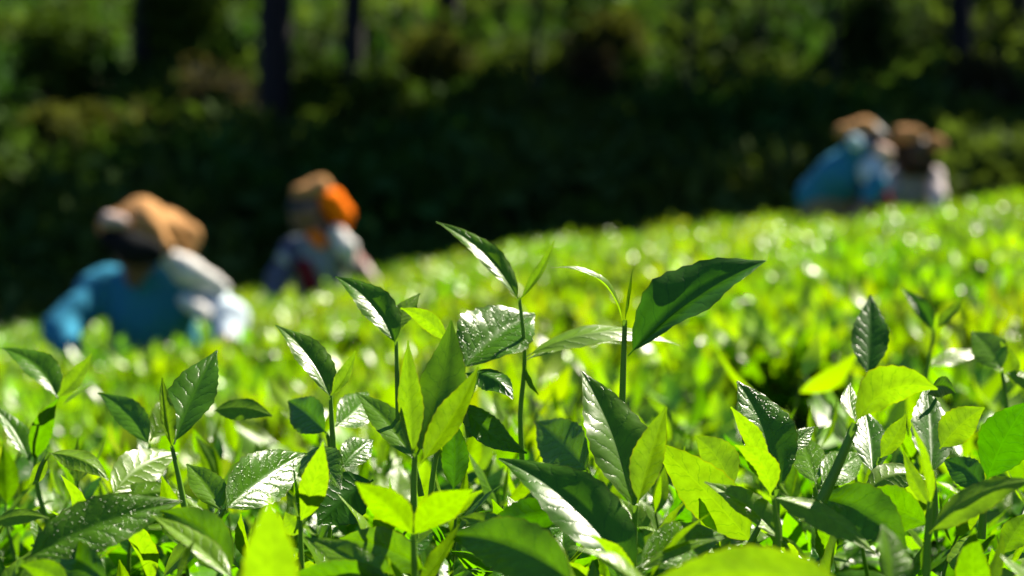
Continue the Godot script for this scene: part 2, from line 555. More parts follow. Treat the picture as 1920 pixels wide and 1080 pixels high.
	leaf(s, 800, 1070, 0.02, 636, 1010, 0.08, 100, -8, 14, 12, 4, 1.0, "dewy")
	leaf(s, 760, 1110, 0, 540, 1080, 0.03, 86, -5, 16, 10, 4, 1.2, "dewy")
	s = shoot("wide dark leaf dotted with round dew drops, right of the V pair", 0.735, [[1130, 1150], [1105, 1120], [1080, 1096]], 0.0018)
	leaf(s, 1080, 1098, 0, 833, 1004, 0.05, 138, 14, 22, 24, 4, 1.15, "dewy")
	s = shoot("short bright leaf with a whitened upper face above the wide dewy leaf", 0.8, [[990, 1060], [980, 1035], [968, 1012]])
	leaf(s, 968, 1014, 0, 858, 969, 0.035, 58, 20, 26, 8, 0, 0.55, "grown")
	leaf(s, 1064, 958, 0.03, 905, 990, 0.02, 82, 172, 22, 4, 0, 1.7, "grown")
	leaf(s, 1000, 1000, 0.03, 1060, 990, 0.05, 44, -10, 20, -6, 0, 1.5, "grown")
	s = shoot("largest smooth dark leaf with a white lower edge slanting across the centre front", 0.79, [[1210, 1180], [1200, 1140], [1190, 1096]], 0.002)
	leaf(s, 1190, 1100, 0, 935, 860, 0.05, 168, 30, 36, 34, 0, 1.35, "grown")
	leaf(s, 1192, 1092, -0.01, 1108, 1003, 0.0, 58, 120, 34, 6, 0, 0.25)
	s = shoot("tall V-folded leaf white on its left half with a glowing yellow leaf at its right", 0.84, [[1186, 1120], [1188, 1030], [1192, 948]], 0.0018)
	leaf(s, 1191, 962, 0, 1090, 696, 0.05, 152, 24, 34, 14, 0, 1.05, "grown")
	leaf(s, 1196, 944, -0.005, 1250, 763, 0.0, 76, -165, 36, -4, 0, 0.1)
	leaf(s, 1190, 990, 0.0, 1240, 1002, -0.01, 30, 100, 30, -8, 0, 0.3)
	s = shoot("rounded leaf shining almost white behind the tall V-folded leaf", 0.94, [[1130, 960], [1118, 920], [1104, 884]])
	leaf(s, 1104, 886, 0, 1004, 790, 0.085, 118, -4, 14, 4, 4, 1.1, "dewy")
	# --- right of centre
	s = shoot("long flat glowing green leaf running down right to a dark stem", 0.88, [[1370, 1080], [1395, 1040], [1425, 985]], 0.0018)
	leaf(s, 1412, 1022, 0, 1222, 826, 0.02, 120, 160, 10, 6, 0, 0.5)
	leaf(s, 1418, 1010, 0, 1426, 1075, -0.02, 74, 165, 15, 6, 0, 0.5)
	s = shoot("folded leaf with a yellow lower rim lying over the long flat green leaf", 0.82, [[1500, 1090], [1486, 1050], [1470, 1016]])
	leaf(s, 1470, 1018, 0, 1321, 904, 0.03, 82, 40, 38, 12, 0, 0.5, "young")
	s = shoot("rounded pale leaf standing behind the long flat green leaf", 0.93, [[1388, 990], [1380, 950], [1372, 918]])
	leaf(s, 1372, 920, 0, 1302, 817, 0.02, 88, 165, 14, 12, 0, 0.4)
	s = shoot("upright glossy leaf with a red-brown margin and two bright young leaves at its foot", 0.85, [[1456, 1100], [1456, 1010], [1457, 918]], 0.0018)
	leaf(s, 1460, 920, 0.005, 1382, 715, 0.045, 132, 22, 28, 16, 0, 1.3, "dewy")
	leaf(s, 1432, 884, 0, 1370, 763, 0.0, 60, 140, 34, 6, 0, 0.15)
	leaf(s, 1444, 930, -0.01, 1378, 835, -0.02, 66, 150, 24, 20, 0, 0.1)
	leaf(s, 1478, 850, 0.05, 1528, 800, 0.07, 44, -10, 20, -4, 0, 1.2, "dewy")
	s = shoot("leaf draped down right with a pale underside edge, below the glossy upright leaf", 0.80, [[1462, 1080], [1458, 1000], [1450, 930]])
	leaf(s, 1446, 932, 0, 1642, 1040, -0.02, 74, 140, 30, -18, 0, 0.35)
	leaf(s, 1530, 935, 0.04, 1700, 1030, 0.01, 130, -14, 16, -20, 4, 1.2, "dewy")
	s = shoot("blurred lime leaf arching along the bottom edge right of centre", 0.635, [[1640, 1160], [1622, 1130], [1604, 1104]], 0.0016)
	leaf(s, 1604, 1122, 0, 1208, 1100, 0.02, 124, 165, 14, 36, 0, 0.3)
	s = shoot("dewy leaf with a curled lower rim, behind the blurred lime leaf", 0.78, [[1170, 1130], [1180, 1095], [1194, 1064]])
	leaf(s, 1194, 1066, 0, 1362, 1006, 0.06, 104, -12, 20, -16, 4, 1.1, "dewy")
	leaf(s, 1196, 1074, -0.01, 1352, 1010, 0.0, 40, 130, 26, -14, 0, 0.7)
	s = shoot("bare leaf flake almost white with glare beside a slanting dark stem", 0.93, [[1530, 960], [1530, 930], [1526, 908]])
	leaf(s, 1530, 908, 0, 1495, 812, 0.09, 74, 4, 8, 4, 4, 1.0, "dewy")
	leaf(s, 1540, 912, 0, 1618, 852, 0.06, 80, -10, 14, -6, 4, 1.1, "dewy")
	# --- right side
	s = shoot("thick slanting stem carrying one smooth bright leaf arched to the right", 0.83, [[1540, 940], [1572, 872], [1604, 794]], 0.0024)
	leaf(s, 1604, 796, 0, 1758, 730, 0.0, 118, -140, 34, -34, 0, 0.4)
	leaf(s, 1606, 792, 0.01, 1594, 718, 0.05, 44, 20, 20, -6, 0, 1.0, "grown")
	s = shoot("dark leaf pair with a small yellow leaf under the arched bright leaf", 0.90, [[1612, 960], [1630, 910], [1650, 858]], 0.0017)
	leaf(s, 1650, 860, 0, 1698, 777, 0.0, 50, -155, 30, 4, 0, 0.15)
	leaf(s, 1636, 890, 0, 1620, 765, 0.05, 82, 14, 26, 4, 0, 1.4, "grown")
	s = shoot("single dark oval leaf standing straight up, glossy, against the bright field at right", 1.03, [[1620, 850], [1622, 770], [1627, 700]])
	leaf(s, 1627, 706, 0, 1632, 553, 0.045, 82, 0, 26, 2, 0, 1.6, "grown")
	s = shoot("soft-edged shoot of two narrow leaves farther back at right", 1.26, [[1728, 760], [1740, 690], [1752, 615]])
	leaf(s, 1750, 622, 0, 1690, 540, 0.02, 42, 30, 34, 6, 0, 1.4, "grown")
	leaf(s, 1754, 616, 0, 1806, 558, 0.0, 32, -40, 30, 3, 0, 0.3)
	leaf(s, 1744, 688, 0, 1850, 662, 0.02, 52, 130, 24, -12, 0, 0.25)
	s = shoot("white-glaring rounded leaf tip over yellow leaves at the right margin", 1.1, [[1890, 790], [1885, 740], [1878, 694]])
	leaf(s, 1878, 696, 0, 1822, 622, 0.06, 76, 8, 14, 6, 4, 1.0, "grown")
	leaf(s, 1900, 720, 0, 1876, 640, 0.02, 44, 150, 20, 4, 0, 0.2)
	leaf(s, 1886, 700, 0, 1950, 730, 0.0, 44, 140, 24, -6, 0, 0.2)
	s = shoot("upright leaf half blue-white with sky shine and a yellow leaf opening right", 0.90, [[1752, 990], [1752, 930], [1748, 884]], 0.0017)
	leaf(s, 1746, 892, 0, 1736, 722, 0.06, 96, 16, 28, 4, 0, 1.4, "grown")
	leaf(s, 1762, 842, 0, 1846, 764, 0.0, 82, -160, 26, -6, 0, 0.1)
	leaf(s, 1738, 740, 0.04, 1792, 738, 0.07, 50, 10, 30, -16, 0, 1.3, "dewy")
	s = shoot("thin pale upright leaf with a long lime leaf sweeping off the right edge", 0.79, [[1736, 1130], [1738, 1040], [1744, 940]], 0.0018)
	leaf(s, 1744, 952, 0, 1708, 792, 0.0, 44, 120, 40, 6, 0, 0.35)
	leaf(s, 1742, 1000, -0.01, 1945, 900, -0.03, 80, 145, 26, -22, 0, 0.15)
	leaf(s, 1744, 950, 0.02, 1694, 846, 0.04, 40, 150, 24, -6, 0, 0.25)
	leaf(s, 1742, 985, 0.04, 1600, 945, 0.06, 110, -12, 14, 14, 4, 1.25, "dewy")
	s = shoot("cupped lime leaf with a dark hollow left of the thin pale upright leaf", 0.87, [[1610, 1000], [1616, 960], [1624, 926]])
	leaf(s, 1624, 928, 0, 1740, 898, 0.01, 78, 150, 24, -24, 0, 0.35)
	s = shoot("large dark leaf seen from behind at the right margin", 0.92, [[1840, 1010], [1845, 950], [1850, 900]], 0.0018)
	leaf(s, 1850, 902, 0, 1932, 752, -0.02, 112, 172, 14, -8, 0, 1.9, "grown")
	leaf(s, 1846, 920, 0, 1768, 862, 0.05, 70, 6, 24, 8, 0, 1.5, "grown")
	leaf(s, 1880, 1040, -0.06, 1935, 960, -0.06, 60, 160, 20, -4, 0, 0.8)
	s = shoot("short teal leaf with a yellow rim poking up at the bottom right", 0.675, [[1674, 1170], [1672, 1140], [1670, 1110]], 0.0016)
	leaf(s, 1670, 1114, 0, 1654, 983, 0.02, 92, 40, 34, 8, 0, 0.9, "young")

# ------------------------------------------------------------------ filler leaves of the near bushes
func make_leaf_kinds() -> void:
	# archetypes lie along +Z from the origin, unit length, face up, white vertex colour (tinted by copies or by their own colour)
	for k in 6:
		var fold: float = [20.0, 34.0, 12.0, 28.0, 40.0, 18.0][k]
		var bend: float = [0.05, 0.09, 0.02, 0.13, 0.06, -0.04][k]
		var wd: float = [0.40, 0.36, 0.44, 0.38, 0.33, 0.42][k]
		for tone_k in 4:
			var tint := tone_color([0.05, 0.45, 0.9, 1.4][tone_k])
			leaf_kinds[[k, tone_k]] = to_mesh([leaf_arrays(Vector3.ZERO, Vector3(0, 0, 1), Vector3(-1, 0, 0), wd, 0.0, deg_to_rad(fold), 0.03 * (k - 2.5), bend, tint, 16, 6, 0.08, 0.84)])

func random_leaf_basis(lean: float) -> Basis:
	# leaf axis at elevation «lean» in a random direction, some roll
	var yaw := rng.randf() * TAU
	var b := Basis(Vector3.UP, yaw) * Basis(Vector3.RIGHT, -lean)
	return b * Basis(Vector3(0, 0, 1), rng.randfn(0.0, 0.35))

func young_shoot(sd: int) -> Array:
	# [stem mesh, leaf mesh, leaf mesh, ...]: a slender stem with a bud and two or three narrow upright leaves; metres, foot at the origin
	var r := RandomNumberGenerator.new()
	r.seed = sd
	var top := Vector3(r.randf_range(-0.012, 0.012), r.randf_range(0.05, 0.07), r.randf_range(-0.01, 0.01))
	var bend := Vector3(r.randf_range(-0.006, 0.006), top.y * 0.5, r.randf_range(-0.006, 0.006))
	var out := [to_mesh([tube(curve3([Vector3.ZERO, bend, top]), 0.0017, 0.0009, Color(0.095, 0.21, 0.014), 6)])]
	for k in 4:
		var yaw := k * 2.4 + r.randf() * 0.7
		var lean: float = [1.42, 1.15, 0.95, 0.6][k] + r.randf_range(-0.12, 0.12)
		var l: float = [0.026, 0.040, 0.048, 0.052][k] * r.randf_range(0.85, 1.2)
		var from := top.lerp(bend, [0.0, 0.08, 0.35, 0.9][k])
		var dir := Vector3(cos(yaw) * cos(lean), sin(lean), sin(yaw) * cos(lean))
		var side := Vector3(sin(yaw), 0, -cos(yaw))
		var wide: float = [0.20, 0.32, 0.36, 0.38][k]
		out.append(to_mesh([leaf_arrays(from, from + dir * l, side, l * wide, r.randf_range(-0.5, 0.5), 0.6 if k < 2 else 0.4, l * r.randf_range(-0.06, 0.06), l * r.randf_range(-0.1, 0.08), tone_color([0.2, 0.15, 0.6, 1.1][k]), 16, 6, 0.06, 0.86)]))
	return out

func near_bushes() -> void:
	var kinds := []
	for k in 6: kinds.append(young_shoot(300 + k))
	var bounds := [[-0.75, -0.13, "near tea bush filling the lower left corner"], [-0.13, 0.09, "near tea bush under the central cluster and the V pair"], [0.09, 0.75, "near tea bush filling the lower right corner"]]
	for bush in bounds:
		var x0: float = bush[0]
		var x1: float = bush[1]
		var cx := clampf((x0 + x1) * 0.5, -0.25, 0.25)
		var foot := Vector3(cx, ground_h(cx, 1.15), -1.15)
		var o := thing("tea_bush", bush[2], "tea bush", foot, "")
		# woody frame: bare branches fan out from the foot to the leafy top
		for i in 7:
			var bx := lerpf(maxf(x0, -0.4), minf(x1, 0.4), (i + 0.5) / 7.0)
			var bd := 0.75 + 0.8 * fposmod(i * GOLD, 1.0)
			var top := Vector3(bx, table_h(bx, bd) - 0.05, -bd) - foot
			part("branch", to_mesh([tube(curve3([Vector3.ZERO, Vector3(top.x * 0.5, top.y * 0.55, top.z * 0.5), top]), 0.012, 0.003, Color(0.055, 0.042, 0.03), 6)]), M.stem, o)
		var singles := 0
		var deep := []
		var deep_tints := []
		for i in 2300:
			var d := 0.66 + 1.5 * pow(rng.randf(), 0.8)
			var x := lerpf(maxf(x0, -0.36 * d - 0.05), minf(x1, 0.36 * d + 0.05), rng.randf())
			var under := rng.randf()
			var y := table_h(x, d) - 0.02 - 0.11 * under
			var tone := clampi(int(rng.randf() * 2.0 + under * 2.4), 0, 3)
			var size := rng.randf_range(0.04, 0.072)
			var lean := rng.randfn(0.42, 0.35)
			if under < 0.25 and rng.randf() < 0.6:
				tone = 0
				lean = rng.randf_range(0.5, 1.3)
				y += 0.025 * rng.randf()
				size *= 0.75
			var b := random_leaf_basis(lean).scaled_local(Vector3.ONE * size)
			if under < 0.45 and singles < 298:
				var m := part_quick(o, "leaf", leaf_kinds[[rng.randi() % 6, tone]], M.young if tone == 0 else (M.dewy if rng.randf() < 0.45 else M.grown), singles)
				m.transform = Transform3D(b, Vector3(x, y, -d) - foot)
				singles += 1
			else:
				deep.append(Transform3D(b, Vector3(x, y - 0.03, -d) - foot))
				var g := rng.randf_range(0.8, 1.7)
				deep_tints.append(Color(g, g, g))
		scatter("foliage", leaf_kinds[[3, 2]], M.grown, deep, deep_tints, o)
		for i in 46:
			var d := 0.70 + 0.80 * pow(fposmod(i * GOLD, 1.0), 0.6)
			var x := lerpf(maxf(x0, -0.34 * d), minf(x1, 0.34 * d), (i + rng.randf()) / 46.0)
			var kind: Array = kinds[rng.randi() % 6]
			var sh := Node3D.new()
			sh.name = "shoot" if i == 0 else "shoot_%03d" % i
			o.add_child(sh, true)
			sh.position = Vector3(x, table_h(x, d) - 0.058 + 0.035 * rng.randf() * smoothstep(0.9, 1.15, d), -d) - foot
			sh.basis = (Basis(Vector3.UP, rng.randf() * TAU) * Basis(Vector3.RIGHT, rng.randfn(0.0, 0.30))).scaled_local(Vector3.ONE * rng.randf_range(0.6, 1.0))
			part("stem", kind[0], M.stem, sh)
			for k in range(1, 5):
				part("leaf" if k > 1 else "bud", kind[k], M.young if k < 3 else M.grown, sh)

func part_quick(o: Node, called: String, mesh: Mesh, m: Material, k: int) -> MeshInstance3D:
	var p := MeshInstance3D.new()
	p.mesh = mesh
	p.material_override = m
	p.name = called if k == 0 else "%s_%03d" % [called, k]
	o.add_child(p, true)
	return p

# ------------------------------------------------------------------ the field beyond
func sprig(sd: int) -> ArrayMesh:
	# two leaves and a bud standing up, three older leaves spread below; unit: metres
	var r := RandomNumberGenerator.new()
	r.seed = sd
	var parts := []
	for k in 6:
		var yaw := k * 2.4 + r.randf() * 0.6
		var lean: float = [1.15, 0.8, 0.6, 0.35, 0.2, 0.05][k] + r.randf_range(-0.15, 0.15)
		var l: float = [0.03, 0.045, 0.055, 0.062, 0.066, 0.06][k] * r.randf_range(0.85, 1.15)
		var y: float = [0.045, 0.035, 0.02, 0.005, -0.012, -0.03][k]
		var dir := Vector3(cos(yaw) * cos(lean), sin(lean), sin(yaw) * cos(lean))
		var b := Vector3(0, y, 0)
		var side := Vector3(-sin(yaw), 0, cos(yaw)) * -1.0
		var tint := tone_color([0.0, 0.1, 0.3, 0.7, 1.0, 1.3][k])
		parts.append(leaf_arrays(b, b + dir * l, side, l * 0.4, r.randf_range(-0.4, 0.4), 0.45, 0.0, l * 0.08, tint, 6, 4))
	parts.append(tube([Vector3(0, -0.08, 0), Vector3(0.002, 0.0, 0), Vector3(0, 0.045, 0)], 0.0016, 0.001, Color(0.06, 0.13, 0.015), 4))
	return to_mesh(parts)

func field() -> void:
	var o := thing("tea_field", "sunlit sea of tea bushes running back to the dark wood, out of focus", "tea field", Vector3(0, 0, -6))
	o.set_meta("kind", "stuff")
	for v in 3:
		var where := []
		var tints := []
		for i in 11000:
			var d := sqrt(lerpf(1.55 * 1.55, 14.2 * 14.2, rng.randf()))
			if i % 3 == 0: d = lerpf(1.5, 5.0, sqrt(rng.randf()))
			var x := rng.randf_range(-0.37, 0.37) * d + rng.randf_range(-0.15, 0.15)
			var bump := lumps.get_noise_2d(x * 190.0 + 700.0, d * 190.0)
			if bump < (0.0 if d < 3.4 else -0.28): continue
			var under := rng.randf()
			var y := table_h(x, d) - 0.13 * under * under + 0.03 * rng.randf()
			if bump > 0.35: y += 0.05 * rng.randf()
			var b := Basis(Vector3.UP, rng.randf() * TAU) * Basis(Vector3(rng.randf_range(-1, 1), 0, rng.randf_range(-1, 1)).normalized(), rng.randf() * 0.45)
			where.append(Transform3D(b.scaled_local(Vector3.ONE * rng.randf_range(1.0, 1.7)), Vector3(x, y, -d + 6.0)))
			var g := rng.randf_range(0.7, 1.25)
			if rng.randf() < 0.16: g *= 0.4
			var warm := 1.0 + 0.5 * lumps.get_noise_2d(x * 60.0 + 40.0, d * 60.0)
			tints.append(Color(g * warm * rng.randf_range(0.90, 1.28), g, g * 0.9))
		scatter("foliage", sprig(40 + v), M.far_leaf, where, tints, o)

# ------------------------------------------------------------------ the wooded bank
func clump(n: int, size: float, spread: float, sd: int) -> ArrayMesh:
	var r := RandomNumberGenerator.new()
	r.seed = sd
	var parts := []
	for i in n:
		var dir := Vector3(r.randfn(), r.randfn() * 0.7 + 0.35, r.randfn()).normalized()
		var b := dir * spread * r.randf_range(0.15, 1.0)
		var out := (dir + Vector3(r.randfn(), r.randfn() - 0.3, r.randfn()) * 0.5).normalized()
		var l := size * r.randf_range(0.7, 1.3)
		var side := out.cross(Vector3.UP + Vector3(r.randfn(), 0, r.randfn()) * 0.4).normalized()
		var g := r.randf_range(0.75, 1.2)
		parts.append(leaf_arrays(b, b + out * l, side, l * 0.45, 0.0, 0.3, 0.0, l * 0.1, Color(g, g, g), 3, 2))
	return to_mesh(parts)

func tree(label: String, px: float, base_y: float, width_px: float, d: float, lean: float, crown_r: float, crown_low: float, n: int, leafy: ArrayMesh) -> void:
	if base_y > 100.0: d = -on_bank(px, base_y, 0.12).z
	var x := (px - 960.0) / F * d
	var y := ground_h(x, d) - 0.15
	var o := thing("forest_tree", label, "tree", Vector3(x, y, -d), "trees on the wooded bank")
	var r := width_px / F * d * 0.5
	var tall := crown_low + crown_r * 1.6
	var pts := []
	for i in 9:
		var s := i / 8.0
		pts.append(Vector3(lean * s * s * tall * 0.1 + 0.05 * sin(s * 5.0 + px), s * tall, 0.04 * sin(s * 7.0 + px * 2.0)))
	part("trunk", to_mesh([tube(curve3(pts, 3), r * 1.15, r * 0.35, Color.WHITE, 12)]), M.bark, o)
	for k in 5:
		var s := 0.55 + 0.08 * k
		var p := Vector3(lean * s * s * tall * 0.1, s * tall, 0)
		var g := k * 2.4 + px
		var q := p + Vector3(cos(g) * crown_r * 0.75, crown_r * 0.5, sin(g) * crown_r * 0.75)
		part("limb", to_mesh([tube(curve3([p, p.lerp(q, 0.5) + Vector3(0, 0.25, 0), q]), r * 0.4, r * 0.08, Color.WHITE, 7)]), M.bark, o)
	var where := []
	var tints := []
	for i in n:
		var dir := Vector3(rng.randfn(), rng.randfn() * 0.75, rng.randfn()).normalized()
		var q := Vector3(0, crown_low + crown_r * 0.75, 0) + dir * Vector3(1, 0.72, 1) * crown_r * pow(rng.randf(), 0.45)
		if lumps.get_noise_3d(q.x * 40.0 + px, q.y * 40.0, q.z * 40.0) < 0.09: continue
		var open := false
		for g in glades:
			var off: Vector3 = q + o.position - g[0]
			if (off - to_sun * off.dot(to_sun)).length() < g[1] and rng.randf() < 0.97: open = true
		if open: continue
		where.append(Transform3D(Basis(Vector3.UP, rng.randf() * TAU).scaled_local(Vector3.ONE * rng.randf_range(0.8, 1.4)), q))
		var g := rng.randf_range(0.6, 1.2)
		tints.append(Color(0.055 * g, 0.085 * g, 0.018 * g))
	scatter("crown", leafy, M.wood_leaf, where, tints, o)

func on_bank(px: float, py: float, above: float) -> Vector3:
	# where that line of sight comes down to «above» over the bank
	for i in 300:
		var d := 14.5 + 0.1 * i
		var p := at(px, py, d)
		if p.y < ground_h(p.x, d) + above: return p
	return at(px, py, 40.0)

func shrub(label: String, px: float, py: float, rad: float, n: int, tint: Color, leafy: ArrayMesh) -> void:
	var c := on_bank(px, py, 0.2 + rad)
	var d := -c.z
	var foot := Vector3(c.x, ground_h(c.x, d), c.z)
	var o := thing("shrub", label, "shrub", foot, "shrubs on the wooded bank")
	var stems := []
	for k in 4:
		var g := k * 1.7 + px
		var q := c - foot + Vector3(cos(g), 0.3, sin(g)) * rad * 0.5
		stems.append(tube(curve3([Vector3(cos(g), 0, sin(g)) * 0.04, q * 0.5 + Vector3(0, 0.1, 0), q]), 0.02, 0.006, Color(0.05, 0.04, 0.03), 5))
	part("stem", to_mesh(stems), M.stem, o).set_meta("kind", "stuff")
	var where := []
	var tints := []
	for i in n:
		var dir := Vector3(rng.randfn(), rng.randfn(), rng.randfn()).normalized()
		var q := c - foot + dir * rad * pow(rng.randf(), 0.5) * (0.8 + 0.5 * lumps.get_noise_3d(dir.x * 60.0 + px, dir.y * 60.0, dir.z * 60.0))
		where.append(Transform3D(Basis(Vector3.UP, rng.randf() * TAU).scaled_local(Vector3.ONE * rng.randf_range(0.7, 1.3)), q))
		var g := rng.randf_range(0.7, 1.25)
		tints.append(Color(tint.r * g, tint.g * g, tint.b * g))
	scatter("foliage", leafy, M.wood_leaf, where, tints, o)

func land() -> void:
	var v := PackedVector3Array()
	var uv := PackedVector2Array()
	var col := PackedColorArray()
	var idx := PackedInt32Array()
	var nx := 90
	var nz := 110
	for i in nz + 1:
		var d := -12.0 + 26.0 * minf(i / 60.0, 1.0) + 90.0 * pow(maxf((i - 60.0) / 50.0, 0.0), 1.5)
		for j in nx + 1:
			var s := 2.0 * j / nx - 1.0
			var x := 75.0 * s * absf(s) + 8.0 * s
			v.append(Vector3(x, ground_h(x, maxf(d, 0.0)), -d))
			uv.append(Vector2(x, d))
			col.append(Color.WHITE)
	for i in nz:
		for j in nx:
			var k := i * (nx + 1) + j
			idx.append_array([k, k + nx + 1, k + 1, k + 1, k + nx + 1, k + nx + 2])
	var n := PackedVector3Array()
	n.resize(v.size())
	for i in nz + 1:
		for j in nx + 1:
			var row := nx + 1
			var ax := v[i * row + mini(j + 1, nx)] - v[i * row + maxi(j - 1, 0)]
			var az := v[mini(i + 1, nz) * row + j] - v[maxi(i - 1, 0) * row + j]
			n[i * row + j] = ax.cross(az).normalized()
	var o := part("ground", to_mesh([[v, n, uv, col, idx]]), M.soil, self)
	tag(o, "dark earth under the tea and up the shaded bank", "", "", "structure")

func bank() -> void:
	var leafy := clump(14, 0.22, 0.32, 7)
	var low := clump(14, 0.24, 0.34, 8)
	var fine := clump(20, 0.12, 0.22, 9)
	# ground cover: nobody could count it
	var where := []
	var tints := []
	for i in 9000:
		var d := sqrt(lerpf(13.6 * 13.6, 40.0 * 40.0, rng.randf()))
		if i % 3 == 0: d = rng.randf_range(13.6, 22.0)
		var x := rng.randf_range(-0.40, 0.40) * d
		var lump := lumps.get_noise_2d(x * 30.0 + 300.0, d * 30.0)
		var y := ground_h(x, d) + 0.10 + maxf(lump, -0.1) * 0.9 * rng.randf()
		where.append(Transform3D(Basis(Vector3.UP, rng.randf() * TAU).scaled_local(Vector3.ONE * rng.randf_range(0.7, 1.5)), Vector3(x, y, -d)))
		var g := rng.randf_range(0.6, 1.2)
		var olive := clampf(0.5 + 1.3 * lumps.get_noise_2d(x * 22.0 - 400.0, d * 22.0), 0.0, 1.0)
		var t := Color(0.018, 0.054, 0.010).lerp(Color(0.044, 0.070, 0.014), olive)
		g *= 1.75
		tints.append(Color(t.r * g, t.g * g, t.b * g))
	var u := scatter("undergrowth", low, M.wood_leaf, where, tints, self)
	tag(u, "dim tangled undergrowth covering the bank behind the field", "undergrowth", "", "stuff")
	for g in [[95, 265, 0.8], [185, 250, 0.6], [265, 255, 0.55], [605, 185, 0.75], [715, 195, 0.7], [815, 120, 0.9], [1140, 85, 0.8], [420, 195, 0.6], [330, 40, 1.4], [110, 110, 1.0], [1640, 60, 0.8], [1850, 180, 0.5], [1885, 300, 0.9], [1760, 320, 0.6], [1000, 250, 0.35], [1300, 120, 0.6], [1450, 180, 0.4], [720, 340, 0.35], [1560, 90, 0.6], [960, 60, 0.7], [1250, 320, 0.4], [1400, 325, 0.45], [480, 110, 0.6], [1380, 40, 0.6], [850, 230, 0.35], [30, 300, 0.5], [600, 110, 0.8], [450, 50, 0.8], [740, 90, 0.6], [200, 50, 0.8], [390, 240, 0.5], [640, 210, 0.5]]:
		glades.append([on_bank(g[0], g[1], 0.6), g[2]])
	# trees in view, then those of the wood whose crowns keep the bank in shade
	tree("thickest dark trunk, above the picker in the orange scarf", 525, 285, 62, 20.0, 0.0, 3.3, 5.8, 900, leafy)
	tree("dark trunk right of the thickest one, slightly thinner", 670, 255, 38, 21.2, 0.2, 3.1, 6.0, 800, leafy)
	tree("dark trunk farthest left, straight, above the bending picker", 265, 165, 42, 24.0, 0.1, 3.2, 5.8, 700, leafy)
	tree("dark trunk seen only at the top edge left of centre", 838, 70, 38, 26.5, -0.2, 3.4, 5.8, 800, leafy)
	tree("thin pale trunk at the top edge right of centre", 1148, 40, 18, 27.5, 0.1, 3.0, 5.8, 800, leafy)
	tree("violet-grey trunk above the two pickers at right", 1808, 170, 40, 22.5, 0.1, 3.4, 5.8, 900, leafy)
	tree("dark trunk at the top right corner", 1905, 110, 34, 25.0, 0.1, 3.4, 5.8, 800, leafy)
	var slots := [[1010, 19.5], [1290, 20.0], [1420, 22.5], [1560, 20.5], [2080, 21.5], [2250, 23.5], [2480, 22.0], [1500, 27.5], [1950, 28.5]]
	for k in slots.size():
		var names := ["slender dim trunk right of centre, deep in the shaded wood", "slender dim trunk midway between the pale trunk and the right pair", "dim trunk left of the right pair, high up the bank", "dim trunk straight above the blue-backed picker", "", "", "", "faint far trunk left of the blue-backed picker", ""]
		var called: String = names[k]
		tree(called if called else "shade tree of the wood standing past the right edge", slots[k][0], 0, 13, slots[k][1], 0.1, 3.4, 5.8, 850, leafy)
	var pale := Color(0.085, 0.10, 0.020)
	var lime := Color(0.055, 0.105, 0.012)
	shrub("pale yellow shrub at far left above the bending picker's shoulder", 95, 265, 0.42, 90, pale, fine)
	shrub("small pale shrub right of the pale yellow one at left", 185, 250, 0.34, 70, pale, fine)
	shrub("dim pale shrub between the left trunk and the thickest trunk", 265, 255, 0.34, 60, pale, fine)
	shrub("grey-brown dry bush against the thickest trunk", 420, 195, 0.5, 90, Color(0.07, 0.065, 0.035), fine)
	shrub("light green shrub framed between the two dark trunks", 605, 185, 0.45, 120, lime, fine)
	shrub("light green shrub just right of the second dark trunk", 715, 195, 0.42, 110, lime, fine)
	shrub("tall yellow-green sapling lit by a shaft of sun, left of centre", 815, 120, 0.55, 160, pale, fine)
	shrub("yellowish sapling at the foot of the thin pale trunk", 1140, 85, 0.5, 140, pale, fine)
	shrub("dry brown bush under the yellowish sapling right of centre", 1105, 150, 0.4, 70, Color(0.06, 0.05, 0.025), fine)
	shrub("lit green bush at the top edge between left and thickest trunks", 330, 40, 0.9, 220, lime, fine)
	shrub("lit green bush in the top left corner", 110, 110, 0.8, 180, lime, fine)
	shrub("lit green bush left of the violet-grey trunk", 1640, 60, 0.7, 160, Color(0.035, 0.075, 0.018), fine)
	shrub("dim brownish bush right of the violet-grey trunk", 1850, 180, 0.5, 100, Color(0.05, 0.05, 0.022), fine)

# ------------------------------------------------------------------ people
func hand(acc: Array, wrist: Vector3, tips: Vector3, thumb_side: Vector3) -> void:
	var dir := (tips - wrist).normalized()
	var x := (thumb_side - dir * thumb_side.dot(dir)).normalized()
	var nrm := dir.cross(x)
	var p := []
	for k in 3:
		p.append([wrist + x * 0.014 * (k - 1), wrist + dir * 0.085 + x * 0.024 * (k - 1), 0.017, 0.013])
	for k in 4:
		var root := wrist + dir * 0.085 + x * (0.030 - 0.020 * k)
		var l: float = [0.066, 0.075, 0.070, 0.055][k]
		var j := root + (dir + nrm * 0.25 + x * (0.12 - 0.08 * k)).normalized() * l * 0.5
		var e := j + (dir + nrm * 0.8).normalized() * l * 0.5
		p.append([root, j, 0.0095, 0.0085])
		p.append([j, e, 0.0085, 0.0070])
	var tr := wrist + dir * 0.03 + x * 0.022
	var tj := tr + (x * 0.7 + dir * 0.7).normalized() * 0.042
	p.append([tr, tj, 0.012, 0.0095])
	p.append([tj, tj + (dir + nrm * 0.4).normalized() * 0.032, 0.0095, 0.008])
	acc.append(blob(p, 0.006, 0.006))

